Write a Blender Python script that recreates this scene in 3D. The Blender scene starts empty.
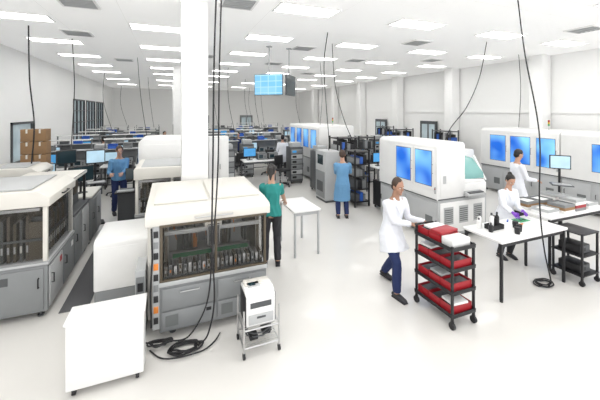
import bpy, bmesh, math, random
from mathutils import Vector, Matrix, noise
random.seed(4)
S=bpy.context.scene
COL=S.collection
try:
    S.view_settings.view_transform='Standard'
    S.view_settings.look='None'
    S.view_settings.exposure=0.76
except Exception as e: print(e)

# ---------------------------------------------------------------- materials
def mat(name,col,rough=.5,metal=0.0,emit=0.0,ecol=None,var=.04,scale=6,alpha=1.0,bump=0.0,coat=0.0):
    m=bpy.data.materials.new(name); m.use_nodes=True
    nt=m.node_tree; bs=nt.nodes['Principled BSDF']
    tc=nt.nodes.new('ShaderNodeTexCoord'); nz=nt.nodes.new('ShaderNodeTexNoise')
    nz.inputs['Scale'].default_value=scale; nz.inputs['Detail'].default_value=3
    nt.links.new(tc.outputs['Object'],nz.inputs['Vector'])
    mx=nt.nodes.new('ShaderNodeMix'); mx.data_type='RGBA'
    a=[max(0,c*(1-var)) for c in col]+[1]; b=[min(1,c*(1+var)) for c in col]+[1]
    mx.inputs[6].default_value=a; mx.inputs[7].default_value=b
    nt.links.new(nz.outputs['Fac'],mx.inputs[0]); nt.links.new(mx.outputs[2],bs.inputs['Base Color'])
    bs.inputs['Roughness'].default_value=rough; bs.inputs['Metallic'].default_value=metal
    bs.inputs['Alpha'].default_value=alpha
    if coat: bs.inputs['Coat Weight'].default_value=coat
    if emit:
        bs.inputs['Emission Color'].default_value=list(ecol or col)+[1]; bs.inputs['Emission Strength'].default_value=emit
    if bump:
        bp=nt.nodes.new('ShaderNodeBump'); bp.inputs['Strength'].default_value=bump
        nt.links.new(nz.outputs['Fac'],bp.inputs['Height']); nt.links.new(bp.outputs['Normal'],bs.inputs['Normal'])
    return m
WHITE=mat('white_paint',(.82,.82,.81),.35)
OFFW=mat('warm_white_paint',(.68,.66,.61),.4)
LGRAY=mat('light_gray_paint',(.44,.45,.455),.45)
GRAY=mat('gray_paint',(.22,.23,.235),.45)
DGRAY=mat('dark_gray_paint',(.075,.08,.085),.5)
BLACK=mat('black_plastic',(.012,.012,.014),.5)
DARKIN=mat('dark_interior',(.09,.07,.05),.6,var=.6,scale=20)
METAL=mat('brushed_metal',(.55,.55,.55),.3,metal=.9)
BRONZE=mat('bronze_frame',(.10,.08,.055),.4,metal=.3)
RED=mat('red_plastic',(.34,.012,.02),.4)
BLUEP=mat('blue_plastic',(.03,.12,.5),.4)
YEL=mat('yellow_plastic',(.7,.45,.04),.4)
GREEN=mat('green_board',(.03,.3,.12),.4)
ORANGE=mat('orange_plastic',(.7,.22,.03),.5)
CARD=mat('cardboard',(.30,.18,.09),.8,var=.12,bump=.1)
TEALP=mat('teal_cover',(.20,.42,.40),.25)
SKIN=mat('skin_light',(.50,.29,.20),.5)
SKIN2=mat('skin_tan',(.38,.21,.14),.5)
HAIR=mat('dark_hair',(.010,.008,.007),.45,bump=.4,scale=60)
HAIRB=mat('brown_hair',(.045,.024,.014),.5,bump=.4,scale=60)
COATW=mat('white_cotton',(.76,.78,.83),.8,bump=.15,scale=30)
COATB=mat('blue_cotton',(.13,.30,.50),.8,bump=.15,scale=30)
SCRUB=mat('teal_cotton',(.02,.24,.22),.8,bump=.15,scale=30)
NAVY=mat('navy_fabric',(.010,.022,.09),.8)
DPANT=mat('charcoal_fabric',(.03,.03,.035),.8)
SHOE=mat('shoe_black',(.02,.02,.025),.5)
LIPS=mat('lip',(.38,.12,.10),.5)
EYE=mat('eye_dark',(.03,.02,.02),.2)
EYEW=mat('eye_white',(.7,.68,.65),.3)
GLOVE=mat('purple_glove',(.18,.05,.45),.5)
MATM=mat('floor_mat_rubber',(.10,.10,.105),.75)
LAMP=mat('lamp_diffuser',(1,1,1),.5,emit=5.6,ecol=(1.0,.99,.965),var=0)
INLAMP=mat('interior_lamp',(1,1,1),.5,emit=2.0,ecol=(1.0,.95,.85),var=0)
SCREENB=mat('screen_blue',(.03,.2,.5),.2,emit=.30,ecol=(.12,.42,.70),var=.3,scale=5)
SCREENC=mat('screen_pale',(.3,.45,.55),.2,emit=.3,ecol=(.50,.68,.80),var=.3,scale=5)
SCREEND=mat('screen_dark',(.02,.04,.05),.15)
GLASSD=mat('smoked_glass',(.05,.05,.045),.06,alpha=.20)
VENT=mat('vent_gray',(.14,.15,.15),.5)
def bluewin():
    m=mat('blue_window',(.01,.08,.6),.12)
    nt=m.node_tree; bs=nt.nodes['Principled BSDF']
    tc=nt.nodes.new('ShaderNodeTexCoord'); nz=nt.nodes.new('ShaderNodeTexNoise'); nz.inputs['Scale'].default_value=1.6
    nz.inputs['Detail'].default_value=1
    cr=nt.nodes.new('ShaderNodeValToRGB'); e=cr.color_ramp.elements
    e[0].position=.35; e[0].color=(.008,.10,.50,1); e[1].position=.70; e[1].color=(.20,.50,.85,1)
    nt.links.new(tc.outputs['Object'],nz.inputs['Vector']); nt.links.new(nz.outputs['Fac'],cr.inputs['Fac'])
    nt.links.new(cr.outputs['Color'],bs.inputs['Emission Color']); bs.inputs['Emission Strength'].default_value=.42
    nt.links.new(cr.outputs['Color'],bs.inputs['Base Color'])
    return m
BLUEW=bluewin()
def tvmat():
    m=mat('tv_content',(.1,.3,.5),.2)
    nt=m.node_tree; bs=nt.nodes['Principled BSDF']
    tc=nt.nodes.new('ShaderNodeTexCoord'); br=nt.nodes.new('ShaderNodeTexBrick'); br.offset=0
    mp=nt.nodes.new('ShaderNodeMapping'); mp.inputs['Rotation'].default_value=(math.radians(90),0,0)
    br.inputs['Scale'].default_value=1; br.inputs['Brick Width'].default_value=.24; br.inputs['Row Height'].default_value=.17
    br.inputs['Mortar Size'].default_value=.012
    br.inputs['Color1'].default_value=(.16,.42,.62,1); br.inputs['Color2'].default_value=(.30,.55,.72,1); br.inputs['Mortar'].default_value=(.6,.75,.82,1)
    nt.links.new(tc.outputs['Object'],mp.inputs['Vector']); nt.links.new(mp.outputs['Vector'],br.inputs['Vector'])
    nt.links.new(br.outputs['Color'],bs.inputs['Emission Color']); bs.inputs['Emission Strength'].default_value=.42
    return m
TVM=tvmat()
FLOOR=mat('epoxy_floor',(.72,.705,.675),.27,var=.03,scale=1.2,coat=.15)
WALL=mat('wall_paint',(.91,.91,.90),.8,var=.012)
def ceilmat():
    m=mat('ceiling_tiles',(.86,.86,.86),.9,var=.02)
    nt=m.node_tree; bs=nt.nodes['Principled BSDF']
    tc=nt.nodes.new('ShaderNodeTexCoord'); mp=nt.nodes.new('ShaderNodeMapping')
    br=nt.nodes.new('ShaderNodeTexBrick'); br.offset=0; br.inputs['Scale'].default_value=1
    br.inputs['Brick Width'].default_value=1.31; br.inputs['Row Height'].default_value=.6125
    br.inputs['Mortar Size'].default_value=.010
    br.inputs['Color1'].default_value=(.95,.95,.945,1); br.inputs['Color2'].default_value=(.93,.93,.925,1)
    br.inputs['Mortar'].default_value=(.82,.82,.82,1)
    mp.inputs['Location'].default_value=(0.905-0.03,0.28,0)
    nt.links.new(tc.outputs['Object'],mp.inputs['Vector']); nt.links.new(mp.outputs['Vector'],br.inputs['Vector'])
    nt.links.new(br.outputs['Color'],bs.inputs['Base Color'])
    nt.links.new(br.outputs['Color'],bs.inputs['Emission Color']); bs.inputs['Emission Strength'].default_value=.10  # faint glow added to the plain tiles to brighten the ceiling; they are no lamps
    return m
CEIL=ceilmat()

# ---------------------------------------------------------------- mesh builder
class B:
    def __init__(s): s.bm=bmesh.new(); s.M=None
    def _fin(s,vs,m,bv,seg=2):
        fs=set(f for v in vs for f in v.link_faces)
        for f in fs: f.material_index=m
        if s.M is not None:
            for v in vs: v.co=s.M@v.co
        if bv>0:
            es=list(set(e for v in vs for e in v.link_edges))
            bmesh.ops.bevel(s.bm,geom=es,offset=bv,segments=seg,affect='EDGES',profile=.5)
        return s
    def box(s,x0,x1,y0,y1,z0,z1,m=0,bv=0.0):
        vs=bmesh.ops.create_cube(s.bm,size=1)['verts']
        for v in vs:
            v.co=Vector(((x0+x1)/2+v.co.x*(x1-x0),(y0+y1)/2+v.co.y*(y1-y0),(z0+z1)/2+v.co.z*(z1-z0)))
        return s._fin(vs,m,bv)
    def prism(s,poly,axis,a0,a1,m=0,bv=0.0):
        def P(p,a):
            return Vector((a,p[0],p[1])) if axis=='x' else Vector((p[0],a,p[1])) if axis=='y' else Vector((p[0],p[1],a))
        A=[s.bm.verts.new(P(p,a0)) for p in poly]; Bv=[s.bm.verts.new(P(p,a1)) for p in poly]
        n=len(poly); s.bm.faces.new(A); s.bm.faces.new(Bv[::-1])
        for i in range(n): s.bm.faces.new([A[i],Bv[i],Bv[(i+1)%n],A[(i+1)%n]])
        return s._fin(A+Bv,m,bv)
    def tube(s,pts,rad,side=None,seg=10,m=0,caps=True):
        pts=[Vector(p) for p in pts]; n=len(pts); rings=[]
        if not isinstance(rad,(list,tuple)): rad=[rad]*n
        u=None
        for i,p in enumerate(pts):
            t=(pts[min(i+1,n-1)]-pts[max(i-1,0)])
            if t.length<1e-9: t=Vector((0,0,1))
            t.normalize()
            ref=Vector(side) if side is not None else (u if u is not None else (Vector((1,0,0)) if abs(t.x)<.8 else Vector((0,1,0))))
            uu=ref-t*ref.dot(t)
            if uu.length<1e-5: uu=t.orthogonal()
            u=uu.normalized(); v=t.cross(u)
            r=rad[i]; ra,rb=(r if isinstance(r,(list,tuple)) else (r,r))
            rings.append([s.bm.verts.new(p+u*ra*math.cos(2*math.pi*k/seg)+v*rb*math.sin(2*math.pi*k/seg)) for k in range(seg)])
        for i in range(n-1):
            for k in range(seg):
                s.bm.faces.new([rings[i][k],rings[i][(k+1)%seg],rings[i+1][(k+1)%seg],rings[i+1][k]])
        if caps: s.bm.faces.new(rings[0][::-1]); s.bm.faces.new(rings[-1])
        return s._fin([v for r in rings for v in r],m,0)
    def cyl(s,p0,p1,r,m=0,seg=14): return s.tube([p0,p1],r,None,seg,m)
    def sph(s,c,r,M3=None,m=0,u=16,v=10):
        vs=bmesh.ops.create_uvsphere(s.bm,u_segments=u,v_segments=v,radius=1)['verts']
        r=r if isinstance(r,(list,tuple)) else (r,r,r)
        for w in vs:
            q=Vector((w.co.x*r[0],w.co.y*r[1],w.co.z*r[2]))
            if M3 is not None: q=M3@q
            w.co=Vector(c)+q
        return s._fin(vs,m,0)
    def mesh(s,name,mats,recalc=True):
        if recalc: bmesh.ops.recalc_face_normals(s.bm,faces=s.bm.faces)
        me=bpy.data.meshes.new(name); s.bm.to_mesh(me); s.bm.free()
        for m in mats: me.materials.append(m)
        for p in me.polygons: p.use_smooth=True
        me.set_sharp_from_angle(angle=.7)
        return me
def part(parent,name,b,mats,label=None,loc=None):
    if not isinstance(mats,(list,tuple)): mats=[mats]
    me=b if isinstance(b,bpy.types.Mesh) else b.mesh(name,mats)
    o=bpy.data.objects.new(name,me); COL.objects.link(o)
    if parent: o.parent=parent
    if loc: o.location=loc
    if label: o['label']=label
    return o
def thing(name,loc,label,cat,rz=0,group=None):
    o=bpy.data.objects.new(name,None); o.empty_display_size=.1; COL.objects.link(o)
    o.location=loc; o.rotation_euler=(0,0,math.radians(rz)); o['label']=label; o['category']=cat
    if group: o['group']=group
    return o
def solo(name,b,mats,label,cat,loc=(0,0,0),rz=0,group=None,kind=None):
    o=part(None,name,b,mats); o.location=loc; o.rotation_euler=(0,0,math.radians(rz))
    o['label']=label; o['category']=cat
    if group:o['group']=group
    if kind:o['kind']=kind
    return o
def dup(o,loc,rz=None,label=None,group=None,parent=None):
    n=o.copy(); COL.objects.link(n)
    if parent is None:
        n.location=loc
        if rz is not None: n.rotation_euler=(0,0,math.radians(rz))
        if label:n['label']=label
        if group:n['group']=group
    else: n.parent=parent
    for c in list(o.children): dup(c,None,parent=n)
    return n
def struct(name,b,mats):
    o=part(None,name,b,mats); o['kind']='structure'; return o

# ---------------------------------------------------------------- room
XL,XR,YB,YF,ZC=-4.45,12.0,30.0,-2.0,4.6
struct('floor',B().box(XL-.1,XR+.1,YF,YB+.1,-.1,0),FLOOR)
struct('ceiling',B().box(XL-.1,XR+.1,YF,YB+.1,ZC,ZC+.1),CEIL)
def wall_x(name,x0,x1,openings):
    b=B(); y=YF
    for (a,c,z0,z1) in openings:
        b.box(x0,x1,y,a,0,ZC); b.box(x0,x1,a,c,0,z0); b.box(x0,x1,a,c,z1,ZC); y=c
    b.box(x0,x1,y,YB+.1,0,ZC)
    return struct(name,b,WALL)
lw=[(12.1,13.8,1.05,2.35)]+[(18.7+i*2.6,20.9+i*2.6,.95,3.3) for i in range(3)]
wall_x('wall_left',XL-.12,XL,lw)
struct('wall_right',B().box(XR,XR+.12,YF,YB+.1,0,ZC),WALL)
struct('wall_back',B().box(XL-.1,XR+.1,YB,YB+.12,0,ZC),WALL)
WGL=mat('window_glass',(.35,.42,.44),.08,emit=.15,ecol=(.6,.7,.75),var=.5,scale=1.5)
for i,(a,c,z0,z1) in enumerate(lw):
    w=thing('window_%d'%(i+1),(XL,(a+c)/2,0),'wall window in dark metal frame','window'); w['kind']='structure'
    del w['category']
    L=c-a; b=B()
    b.box(-.1,.04,-L/2,-L/2+.07,z0,z1).box(-.1,.04,L/2-.07,L/2,z0,z1).box(-.1,.04,-L/2,L/2,z0,z0+.07).box(-.1,.04,-L/2,L/2,z1-.07,z1)
    if i>0:
        for k in (1,2): b.box(-.08,.03,-L/2+L*k/3-.03,-L/2+L*k/3+.03,z0,z1)
        for k in (1,2,3): b.box(-.08,.03,-L/2,L/2,z0+(z1-z0)*k/4-.02,z0+(z1-z0)*k/4+.02)
    part(w,'frame',b,DGRAY); part(w,'pane',B().box(-.07,-.05,-L/2+.05,L/2-.05,z0+.05,z1-.05),WGL)
b=B().box(XL,XL+.015,YF,YB,0,.12); struct('baseboard_left',b,LGRAY)
struct('baseboard_right',B().box(XR-.015,XR,YF,YB,0,.12),LGRAY)
struct('trim_1',B().box(XR-.05,XR,YF,YB,2.62,2.70),WALL)
for i,y in enumerate((3.4,7.1,10.8,14.5,18.2,21.9,25.6)):
    struct('trim_%d'%(i+3),B().box(XR-.5,XR-.06,y-.22,y+.22,0,ZC-.002,0,.01),WALL)
for i,y in enumerate((12.4,16.3)):
    b=B().box(XR-.12,XR-.06,y-.55,y+.55,0,2.2).box(XR-.13,XR-.121,y-.42,y-.05,.15,2.05,1).box(XR-.13,XR-.121,y+.05,y+.42,.15,2.05,1)
    struct('door_%d'%(i+1),b,[DGRAY,WGL])
for i,(x0,x1) in enumerate(((1.2,3.2),(6.0,7.2))):
    struct('door_%d'%(i+3),B().box(x0,x1,YB-.05,YB-.001,0,2.3).box(x0+.15,(x0+x1)/2-.06,YB-.06,YB-.051,.2,2.1,1).box((x0+x1)/2+.06,x1-.15,YB-.06,YB-.051,.2,2.1,1),[GRAY,WGL])
for x,y in ((.38,5.93),(.3,14.1),(.3,22.3)):
    c=solo('column',B().box(-.215,.215,-.215,.215,0,ZC-.002,0,.012),WHITE,'square white structural column rising to the ceiling','column',(x,y,0),group='structural columns')
rows_x=[-2.87,-.25,2.37,5.0,7.63,10.2]
rows_y=[.64,3.09,5.54,8.0,10.45,12.9,15.35,17.8,21.5,25.5]
proto=None
for x in rows_x:
    for y in rows_y:
        if proto is None:
            proto=thing('ceiling_light',(x,y,ZC),'recessed rectangular fluorescent light with white diffuser','ceiling light',group='recessed ceiling lights')
            b=B().box(-.60,.60,-.27,-.24,-.02,-.001).box(-.60,.60,.24,.27,-.02,-.001).box(-.60,-.57,-.24,.24,-.02,-.001).box(.57,.60,-.24,.24,-.02,-.001)
            part(proto,'frame',b,WHITE)
            part(proto,'diffuser',B().box(-.57,.57,-.24,.24,-.014,-.004),LAMP)
        else: dup(proto,(x,y,ZC))
vp=None
for x,y in ((-1.5,6.6),(-2.1,9.2),(1.1,5.6),(3.7,8.9),(6.3,7.0),(6.4,10.3),(8.9,4.4),(3.8,12.2),(-1.6,13.4),(9.0,9.2),(6.4,14.8),(1.1,11.4)):
    if vp is None:
        vp=thing('ceiling_vent',(x,y,ZC),'square gray louvered air diffuser in the ceiling grid','air vent',group='ceiling air vents')
        b=B()
        b.box(-.3,.3,-.3,-.26,-.03,-.001).box(-.3,.3,.26,.3,-.03,-.001).box(-.3,-.26,-.26,.26,-.03,-.001).box(.26,.3,-.26,.26,-.03,-.001)
        part(vp,'frame',b,WHITE)
        b=B().box(-.26,.26,-.26,.26,-.008,-.002,1)
        for k in range(6): b.box(-.26,.26,-.23+k*.09,-.19+k*.09,-.028,-.009)
        part(vp,'louver',b,[LGRAY,GRAY])
    else: dup(vp,(x,y,ZC))
solo('floor_mat',B().box(-.17,.17,-1.75,1.75,0,.012,0,.004),MATM,'long dark gray anti-fatigue rubber mat in the aisle','floor mat',(-1.22,6.9,0.001))

# ---------------------------------------------------------------- machines
def feet(t,xs,ys,h=.09,r=.03):
    for x in xs:
        for y in ys:
            part(t,'leveling_foot',B().cyl((x,y,0),(x,y,.02),r*1.3).cyl((x,y,.02),(x,y,h+.01),r*.6),DGRAY)
def handle(p,pts,r=.008,m=None):
    return part(p,'handle',B().tube(pts,r,None,8),m or BLACK)

def line_machine(loc,label,W=1.4,L=1.15,rz=0,monitor=False,group=None,H=1.72):
    t=thing('placement_machine',loc,label,'machine',rz,group)
    hx,hy=W/2,L/2; zg=H-.22
    part(t,'lower_cabinet',B().box(-hx,hx,-hy,hy,.09,.70,0,.01).box(-hx-.01,hx+.02,-hy-.02,hy,.70,.74,1,.006),[GRAY,LGRAY])
    for k in (0,1):
        y0=-hy+.04+k*(L/2-.02); y1=y0+L/2-.06
        d=part(t,'door',B().box(hx,hx+.018,y0,y1,.13,.66,0,.006).box(hx+.018,hx+.021,y1-.14,y1-.05,.54,.62,1),[GRAY if k else LGRAY,RED if k==0 else WHITE])
        handle(d,[(hx+.018,y0+.05,.42),(hx+.045,y0+.05,.42),(hx+.045,y0+.05,.54),(hx+.018,y0+.05,.54)])
    for k in (0,1):
        x0=-hx+.04+k*(W/2-.02); x1=x0+W/2-.06
        d=part(t,'door',B().box(x0,x1,-hy-.018,-hy,.13,.66,0,.006).box(x0+.06,x0+.3,-hy-.022,-hy-.018,.5,.6,1),[GRAY,DGRAY])
        handle(d,[(x1-.05,-hy-.018,.42),(x1-.05,-hy-.045,.42),(x1-.05,-hy-.045,.54),(x1-.05,-hy-.018,.54)])
    for x in (-hx+.03,0,hx-.03):
        for y in (-hy+.03,hy-.03):
            part(t,'corner_post',B().box(x-.025,x+.025,y-.025,y+.025,.74,zg,0,.006),OFFW)
    b=B().box(-hx+.1,hx-.30,-hy+.28,hy-.12,.74,zg-.1,0)
    n=14
    for k in range(n):
        y=-hy+.10+k*(L-.2)/(n-1)
        b.box(hx-.26,hx-.08,y-.016,y+.016,.75,zg-.22+.05*(k%3),(1,4,0)[k%3],.003)
        b.box(hx-.082,hx-.075,y-.01,y+.01,.86,.95,5 if k%4==0 else 3)
    n=18
    for k in range(n):
        x=-hx+.10+k*(W-.34)/(n-1)
        b.box(x-.016,x+.016,-hy+.08,-hy+.26,.75,zg-.22+.05*(k%3),(1,4,0)[k%3],.003)
        b.box(x-.01,x+.01,-hy+.075,-hy+.082,.86,.95,5 if k%4==0 else 3)
    b.box(-hx+.06,hx-.06,-hy+.06,-hy+.09,zg-.07,zg-.03,2).box(hx-.10,hx-.07,-hy+.06,hy-.06,zg-.07,zg-.03,2)
    b.box(-hx+.06,hx-.06,-hy+.06,-hy+.08,1.0,1.03,4).box(hx-.075,hx-.06,-hy+.06,hy-.06,1.0,1.03,4)
    part(t,'feeder_bank',b,[DARKIN,BRONZE,METAL,LGRAY,DGRAY,OFFW])
    part(t,'glass_panel',B().box(hx-.012,hx-.004,-hy+.06,hy-.06,.76,zg-.02),GLASSD)
    part(t,'glass_panel',B().box(-hx+.06,hx-.06,-hy+.004,-hy+.012,.76,zg-.02),GLASSD)
    poly=[(-hx-.02,zg),(hx+.03,zg),(hx+.03,H-.11),(hx-.10,H-.02),(-hx+.02,H),(-hx-.02,H-.03)]
    part(t,'hood',B().prism(poly,'y',-hy-.03,hy+.01,0,.008),OFFW)
    part(t,'hood_lid',B().box(-hx+.1,hx-.2,-hy+.08,hy-.08,H-.012,H+.010,0,.005),LGRAY)
    handle(t,[(hx+.02,-.12,zg+.06),(hx+.06,-.12,zg+.06),(hx+.06,.12,zg+.06),(hx+.02,.12,zg+.06)],.01)
    feet(t,(-hx+.1,hx-.1),(-hy+.1,hy-.1))
    return t
line_machine((-2.22,5.70,0),'gray and cream placement machine with glazed feeder bay beside the mat',W=1.45,L=1.18,H=1.68)
def base_cab(loc,label,W=.9,L=.9,H=1.0,top=OFFW):
    t=thing('base_cabinet',loc,label,'cabinet')
    part(t,'body',B().box(-W/2,W/2,-L/2,L/2,.08,H-.04,0,.012),GRAY)
    part(t,'top',B().box(-W/2-.02,W/2+.02,-L/2-.02,L/2+.02,H-.04,H,0,.008),top)
    for k in (0,1):
        y0=-L/2+.03+(L/2-.02)*k; y1=y0+L/2-.05
        d=part(t,'door',B().box(W/2,W/2+.017,y0,y1,.13,H-.08,0,.005),LGRAY if k else GRAY); handle(d,[(W/2+.017,y0+.06,.5),(W/2+.04,y0+.06,.5),(W/2+.04,y0+.06,.62),(W/2+.017,y0+.06,.62)])
    feet(t,(-W/2+.08,W/2-.08),(-L/2+.08,L/2-.08),.08)
    return t
base_cab((-1.98,6.86,0),'gray steel equipment cabinet with dark open instrument bay',.95,1.05,.98,DGRAY)
t=thing('test_fixture',(-1.98,6.86,.982),'cream and black open frame test fixture on the cabinet','instrument')
part(t,'frame',B().box(-.44,-.40,-.48,-.44,0,.52).box(.40,.44,-.48,-.44,0,.52).box(-.44,-.40,.44,.48,0,.52).box(.40,.44,.44,.48,0,.52).box(-.46,.46,-.50,.50,.52,.58,1,.008),[BLACK,OFFW])
part(t,'mechanism',B().box(-.36,.34,-.4,.4,.0,.18,0,.01).box(-.1,.1,-.4,.4,.28,.38,1,.01).box(.2,.34,-.38,-.15,.18,.45,0,.01).box(.2,.34,.1,.38,.18,.42,1,.01).box(-.05,.05,-.05,.05,.1,.5,2),[DGRAY,BRONZE,METAL])
base_cab((-1.95,8.05,0),'low gray steel equipment cabinet with cream top',.9,.95,.98)
line_machine((-3.1,8.9,0),'small cream hooded machine against the wall side',W=.9,L=.9,H=1.5)

def win_machine(loc,label,W,L,H,wins,wz,rz=0,group=None,lowW=0):
    t=thing('assembly_machine',loc,label,'machine',rz,group)
    hx,hy=W/2,L/2; xr=hx-lowW
    part(t,'lower_cabinet',B().box(-hx,hx,-hy,hy,.09,.86,0,.015),LGRAY)
    if lowW:
        part(t,'side_cabinet',B().box(xr,hx,-hy,hy,.862,1.14,0,.015).prism([(xr,1.14),(hx,1.14),(hx-.05,1.2),(xr,1.24)],'y',-hy+.02,hy-.02,0,.01),WHITE)
    poly=[(-hx-.03,.86),(xr,.86),(xr,H-.05),(xr-.05,H),(-hx+.06,H),(-hx-.0,H-.03),(-hx-.03,H-.08)]
    part(t,'upper_cover',B().prism(poly,'y',-hy-.01,hy+.01,0,.015),WHITE)
    x=-hx-.03
    part(t,'seam_trim',B().box(x-.006,x,-hy,hy,.865,.885).box(-hx,xr,-hy-.016,-hy-.01,.865,.885),DGRAY)
    for (y0,y1) in wins:
        f=part(t,'window_door',B().box(x-.015,x,y0-.06,y1+.06,wz[0]-.08,wz[1]+.05,0,.006),WHITE)
        part(f,'window',B().box(x-.023,x-.015,y0,y1,wz[0],wz[1],0,.003),BLUEW)
        part(f,'window_seal',B().box(x-.019,x-.0155,y0-.012,y1+.012,wz[0]-.012,wz[1]+.012),DGRAY)
        ym=y0-.035
        handle(f,[(x-.015,ym,(wz[0]+wz[1])/2-.09),(x-.045,ym,(wz[0]+wz[1])/2-.09),(x-.045,ym,(wz[0]+wz[1])/2+.09),(x-.015,ym,(wz[0]+wz[1])/2+.09)],.008,GRAY)
    nd=max(2,round(L/.8)); seg=L/nd
    for k in range(nd):
        y0=-hy+seg*k+.03; y1=y0+seg-.06
        d=part(t,'lower_door',B().box(-hx-.016,-hx,y0,y1,.14,.80,0,.006).box(-hx-.02,-hx-.016,y0+.1,y0+.3,.3,.5,1),[LGRAY,VENT])
        handle(d,[(-hx-.016,y1-.05,.45),(-hx-.04,y1-.05,.45),(-hx-.04,y1-.05,.56),(-hx-.016,y1-.05,.56)],.007)
    b=B().box(-hx+.06,hx-.06,-hy-.012,-hy,.16,.80,0,.004)
    for j in range(3):
        cx=-hx+W*(.2+.3*j)
        b.box(cx-.13,cx+.13,-hy-.016,-hy-.012,.34,.70,2)
        for k in range(7): b.box(cx-.11,cx+.11,-hy-.02,-hy-.016,.38+k*.042,.40+k*.042,1)
    part(t,'side_panel',b,[WHITE,VENT,LGRAY])
    b=B().box(-hx+.05,xr-.05,-hy-.022,-hy-.01,.92,H-.12,0,.006).box(-hx+.12,-hx+.2,-hy-.026,-hy-.022,1.2,1.36,1)
    part(t,'side_cover',b,[WHITE,LGRAY])
    part(t,'control_box',B().box(-hx-.045,-hx-.03,-hy+.01,-hy+.05,1.0,1.14,0,.003).cyl((-hx-.055,-hy+.03,1.1),(-hx-.045,-hy+.03,1.1),.014,1),[LGRAY,RED])
    feet(t,(-hx+.1,hx-.1),(-hy+.12,hy-.12))
    return t
R2=win_machine((5.76,5.98,0),'tall white machine with two blue lit windows and lower side cabinet',1.4,1.93,2.04,[(-.84,-.37),(-.21,.27)],(1.14,1.86),lowW=.65)
def tower(t,x,y,z):
    p=part(t,'signal_tower',B().cyl((x,y,z-.01),(x,y,z+.12),.012,3).cyl((x,y,z+.12),(x,y,z+.18),.026,0).cyl((x,y,z+.18),(x,y,z+.24),.026,1).cyl((x,y,z+.24),(x,y,z+.30),.026,2),[GREEN,YEL,RED,METAL])
b=B()
b.prism([(-.92,1.22),(-.2,1.30),(-.12,1.56),(-.25,1.68),(-.62,1.62),(-.9,1.34)],'x',.10,.69,0,.015)
part(R2,'open_lid',b,TEALP,'translucent teal tilted lid')
part(R2,'lid_frame',B().box(.06,.10,-.93,-.1,1.2,1.34,0,.004).prism([(-.95,1.18),(-.90,1.18),(-.60,1.66),(-.65,1.68)],'x',.06,.10,0,.004).prism([(-.95,1.18),(-.90,1.18),(-.60,1.66),(-.65,1.68)],'x',.69,.73,0,.004),WHITE)
part(R2,'control_desk',B().prism([(-.965,.90),(-.965,1.0),(-1.12,.95),(-1.12,.90)],'x',.0,.5,0,.01).box(.05,.45,-1.1,-.98,.965,.985,1),[LGRAY,DGRAY])
R1=win_machine((5.77,12.15,0),'tall white machine with row of blue lit windows',1.45,3.1,2.14,[(-1.35,-.85),(-.62,-.12),(.10,.6),(.85,1.35)],(1.28,1.98))
tower(R1,0,-1.2,2.14)
g='white blue window machines by the right wall'
R3=win_machine((10.8,6.78,0),'white machine with three blue lit windows near the wall',1.5,2.4,2.12,[(-1.12,-.63),(-.44,.15),(.32,.84)],(1.08,1.90),group=g)
R4=win_machine((10.8,4.47,0),'smooth white machine with single blue lit window near the wall',1.5,2.1,2.12,[(-.15,.33)],(1.15,1.84),group=g)
tower(R3,0,-.5,2.12)
R5=win_machine((8.3,8.0,0),'low white test machine behind the standing worker',1.1,1.4,1.5,[(-.3,.3)],(1.0,1.35))

# ----- Machine A
A=thing('inspection_machine',(0.52,4.88,0),'large flat topped cream machine with glazed working bay and gray base','machine')
hx,hy=.645,.80
part(A,'lower_cabinet',B().box(-hx,hx,-hy,hy,.10,.64,0,.008),GRAY)
part(A,'work_ledge',B().box(-hx-.01,hx+.01,-hy-.02,hy,.64,.69,0,.006),LGRAY)
for x0,x1 in ((-.62,-.0),(.02,.62)):
    d=part(A,'door',B().box(x0,x1,-hy-.02,-hy,.36,.61,0,.006),GRAY)
    handle(d,[(x0+.2,-hy-.02,.56),(x0+.2,-hy-.045,.56),(x1-.2,-hy-.045,.56),(x1-.2,-hy-.02,.56)],.007,METAL)
    part(A,'lower_panel',B().box(x0,x1,-hy-.02,-hy,.13,.34,0,.006).box(x0+.04,x0+.18,-hy-.024,-hy-.02,.17,.3,1).box(x1-.12,x1-.06,-hy-.024,-hy-.02,.26,.3,2),[GRAY,VENT,BLACK])
for x in (-hx+.02,-.0,hx-.02):
    part(A,'window_post',B().box(x-.015,x+.015,-hy-.01,-hy+.03,.69,1.36,0,.005),BRONZE)
part(A,'window_rail',B().box(-hx,hx,-hy-.012,-hy+.02,.69,.715,0,.003),BRONZE)
for x in (-hx+.025,hx-.025):
    part(A,'corner_post',B().box(x-.025,x+.025,hy-.05,hy,.69,1.36,0,.005),BRONZE)
part(A,'back_panel',B().box(-hx+.05,hx-.05,.3,.33,.69,1.36),LGRAY)
b=B().box(-.60,.60,-.2,-.12,1.14,1.20,0,.01).box(-.60,.60,-.62,-.57,1.16,1.21,2,.006).box(-.60,.60,.2,.26,1.1,1.18,5,.01)
b.box(-.12,.10,-.62,.05,1.20,1.28,1,.01).box(-.09,.07,-.66,-.50,.98,1.24,5,.01).cyl((-.01,-.6,.86),(-.01,-.6,.98),.02,0)
b.box(-.6,.6,-.76,-.3,.69,.735,5).box(-.58,.58,-.50,-.44,.735,.80,2,.004).box(-.58,.58,-.30,-.24,.735,.80,2,.004).box(-.5,.5,-.43,-.31,.79,.80,6)
for k in range(22):
    x=-.58+k*.0552
    b.box(x-.018,x+.018,-.76,-.56,.735,.84+.015*(k%2),(3,5,0)[k%3],.003)
    b.box(x-.008,x+.008,-.764,-.759,.77,.80,4 if k%7==1 else 2)
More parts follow.
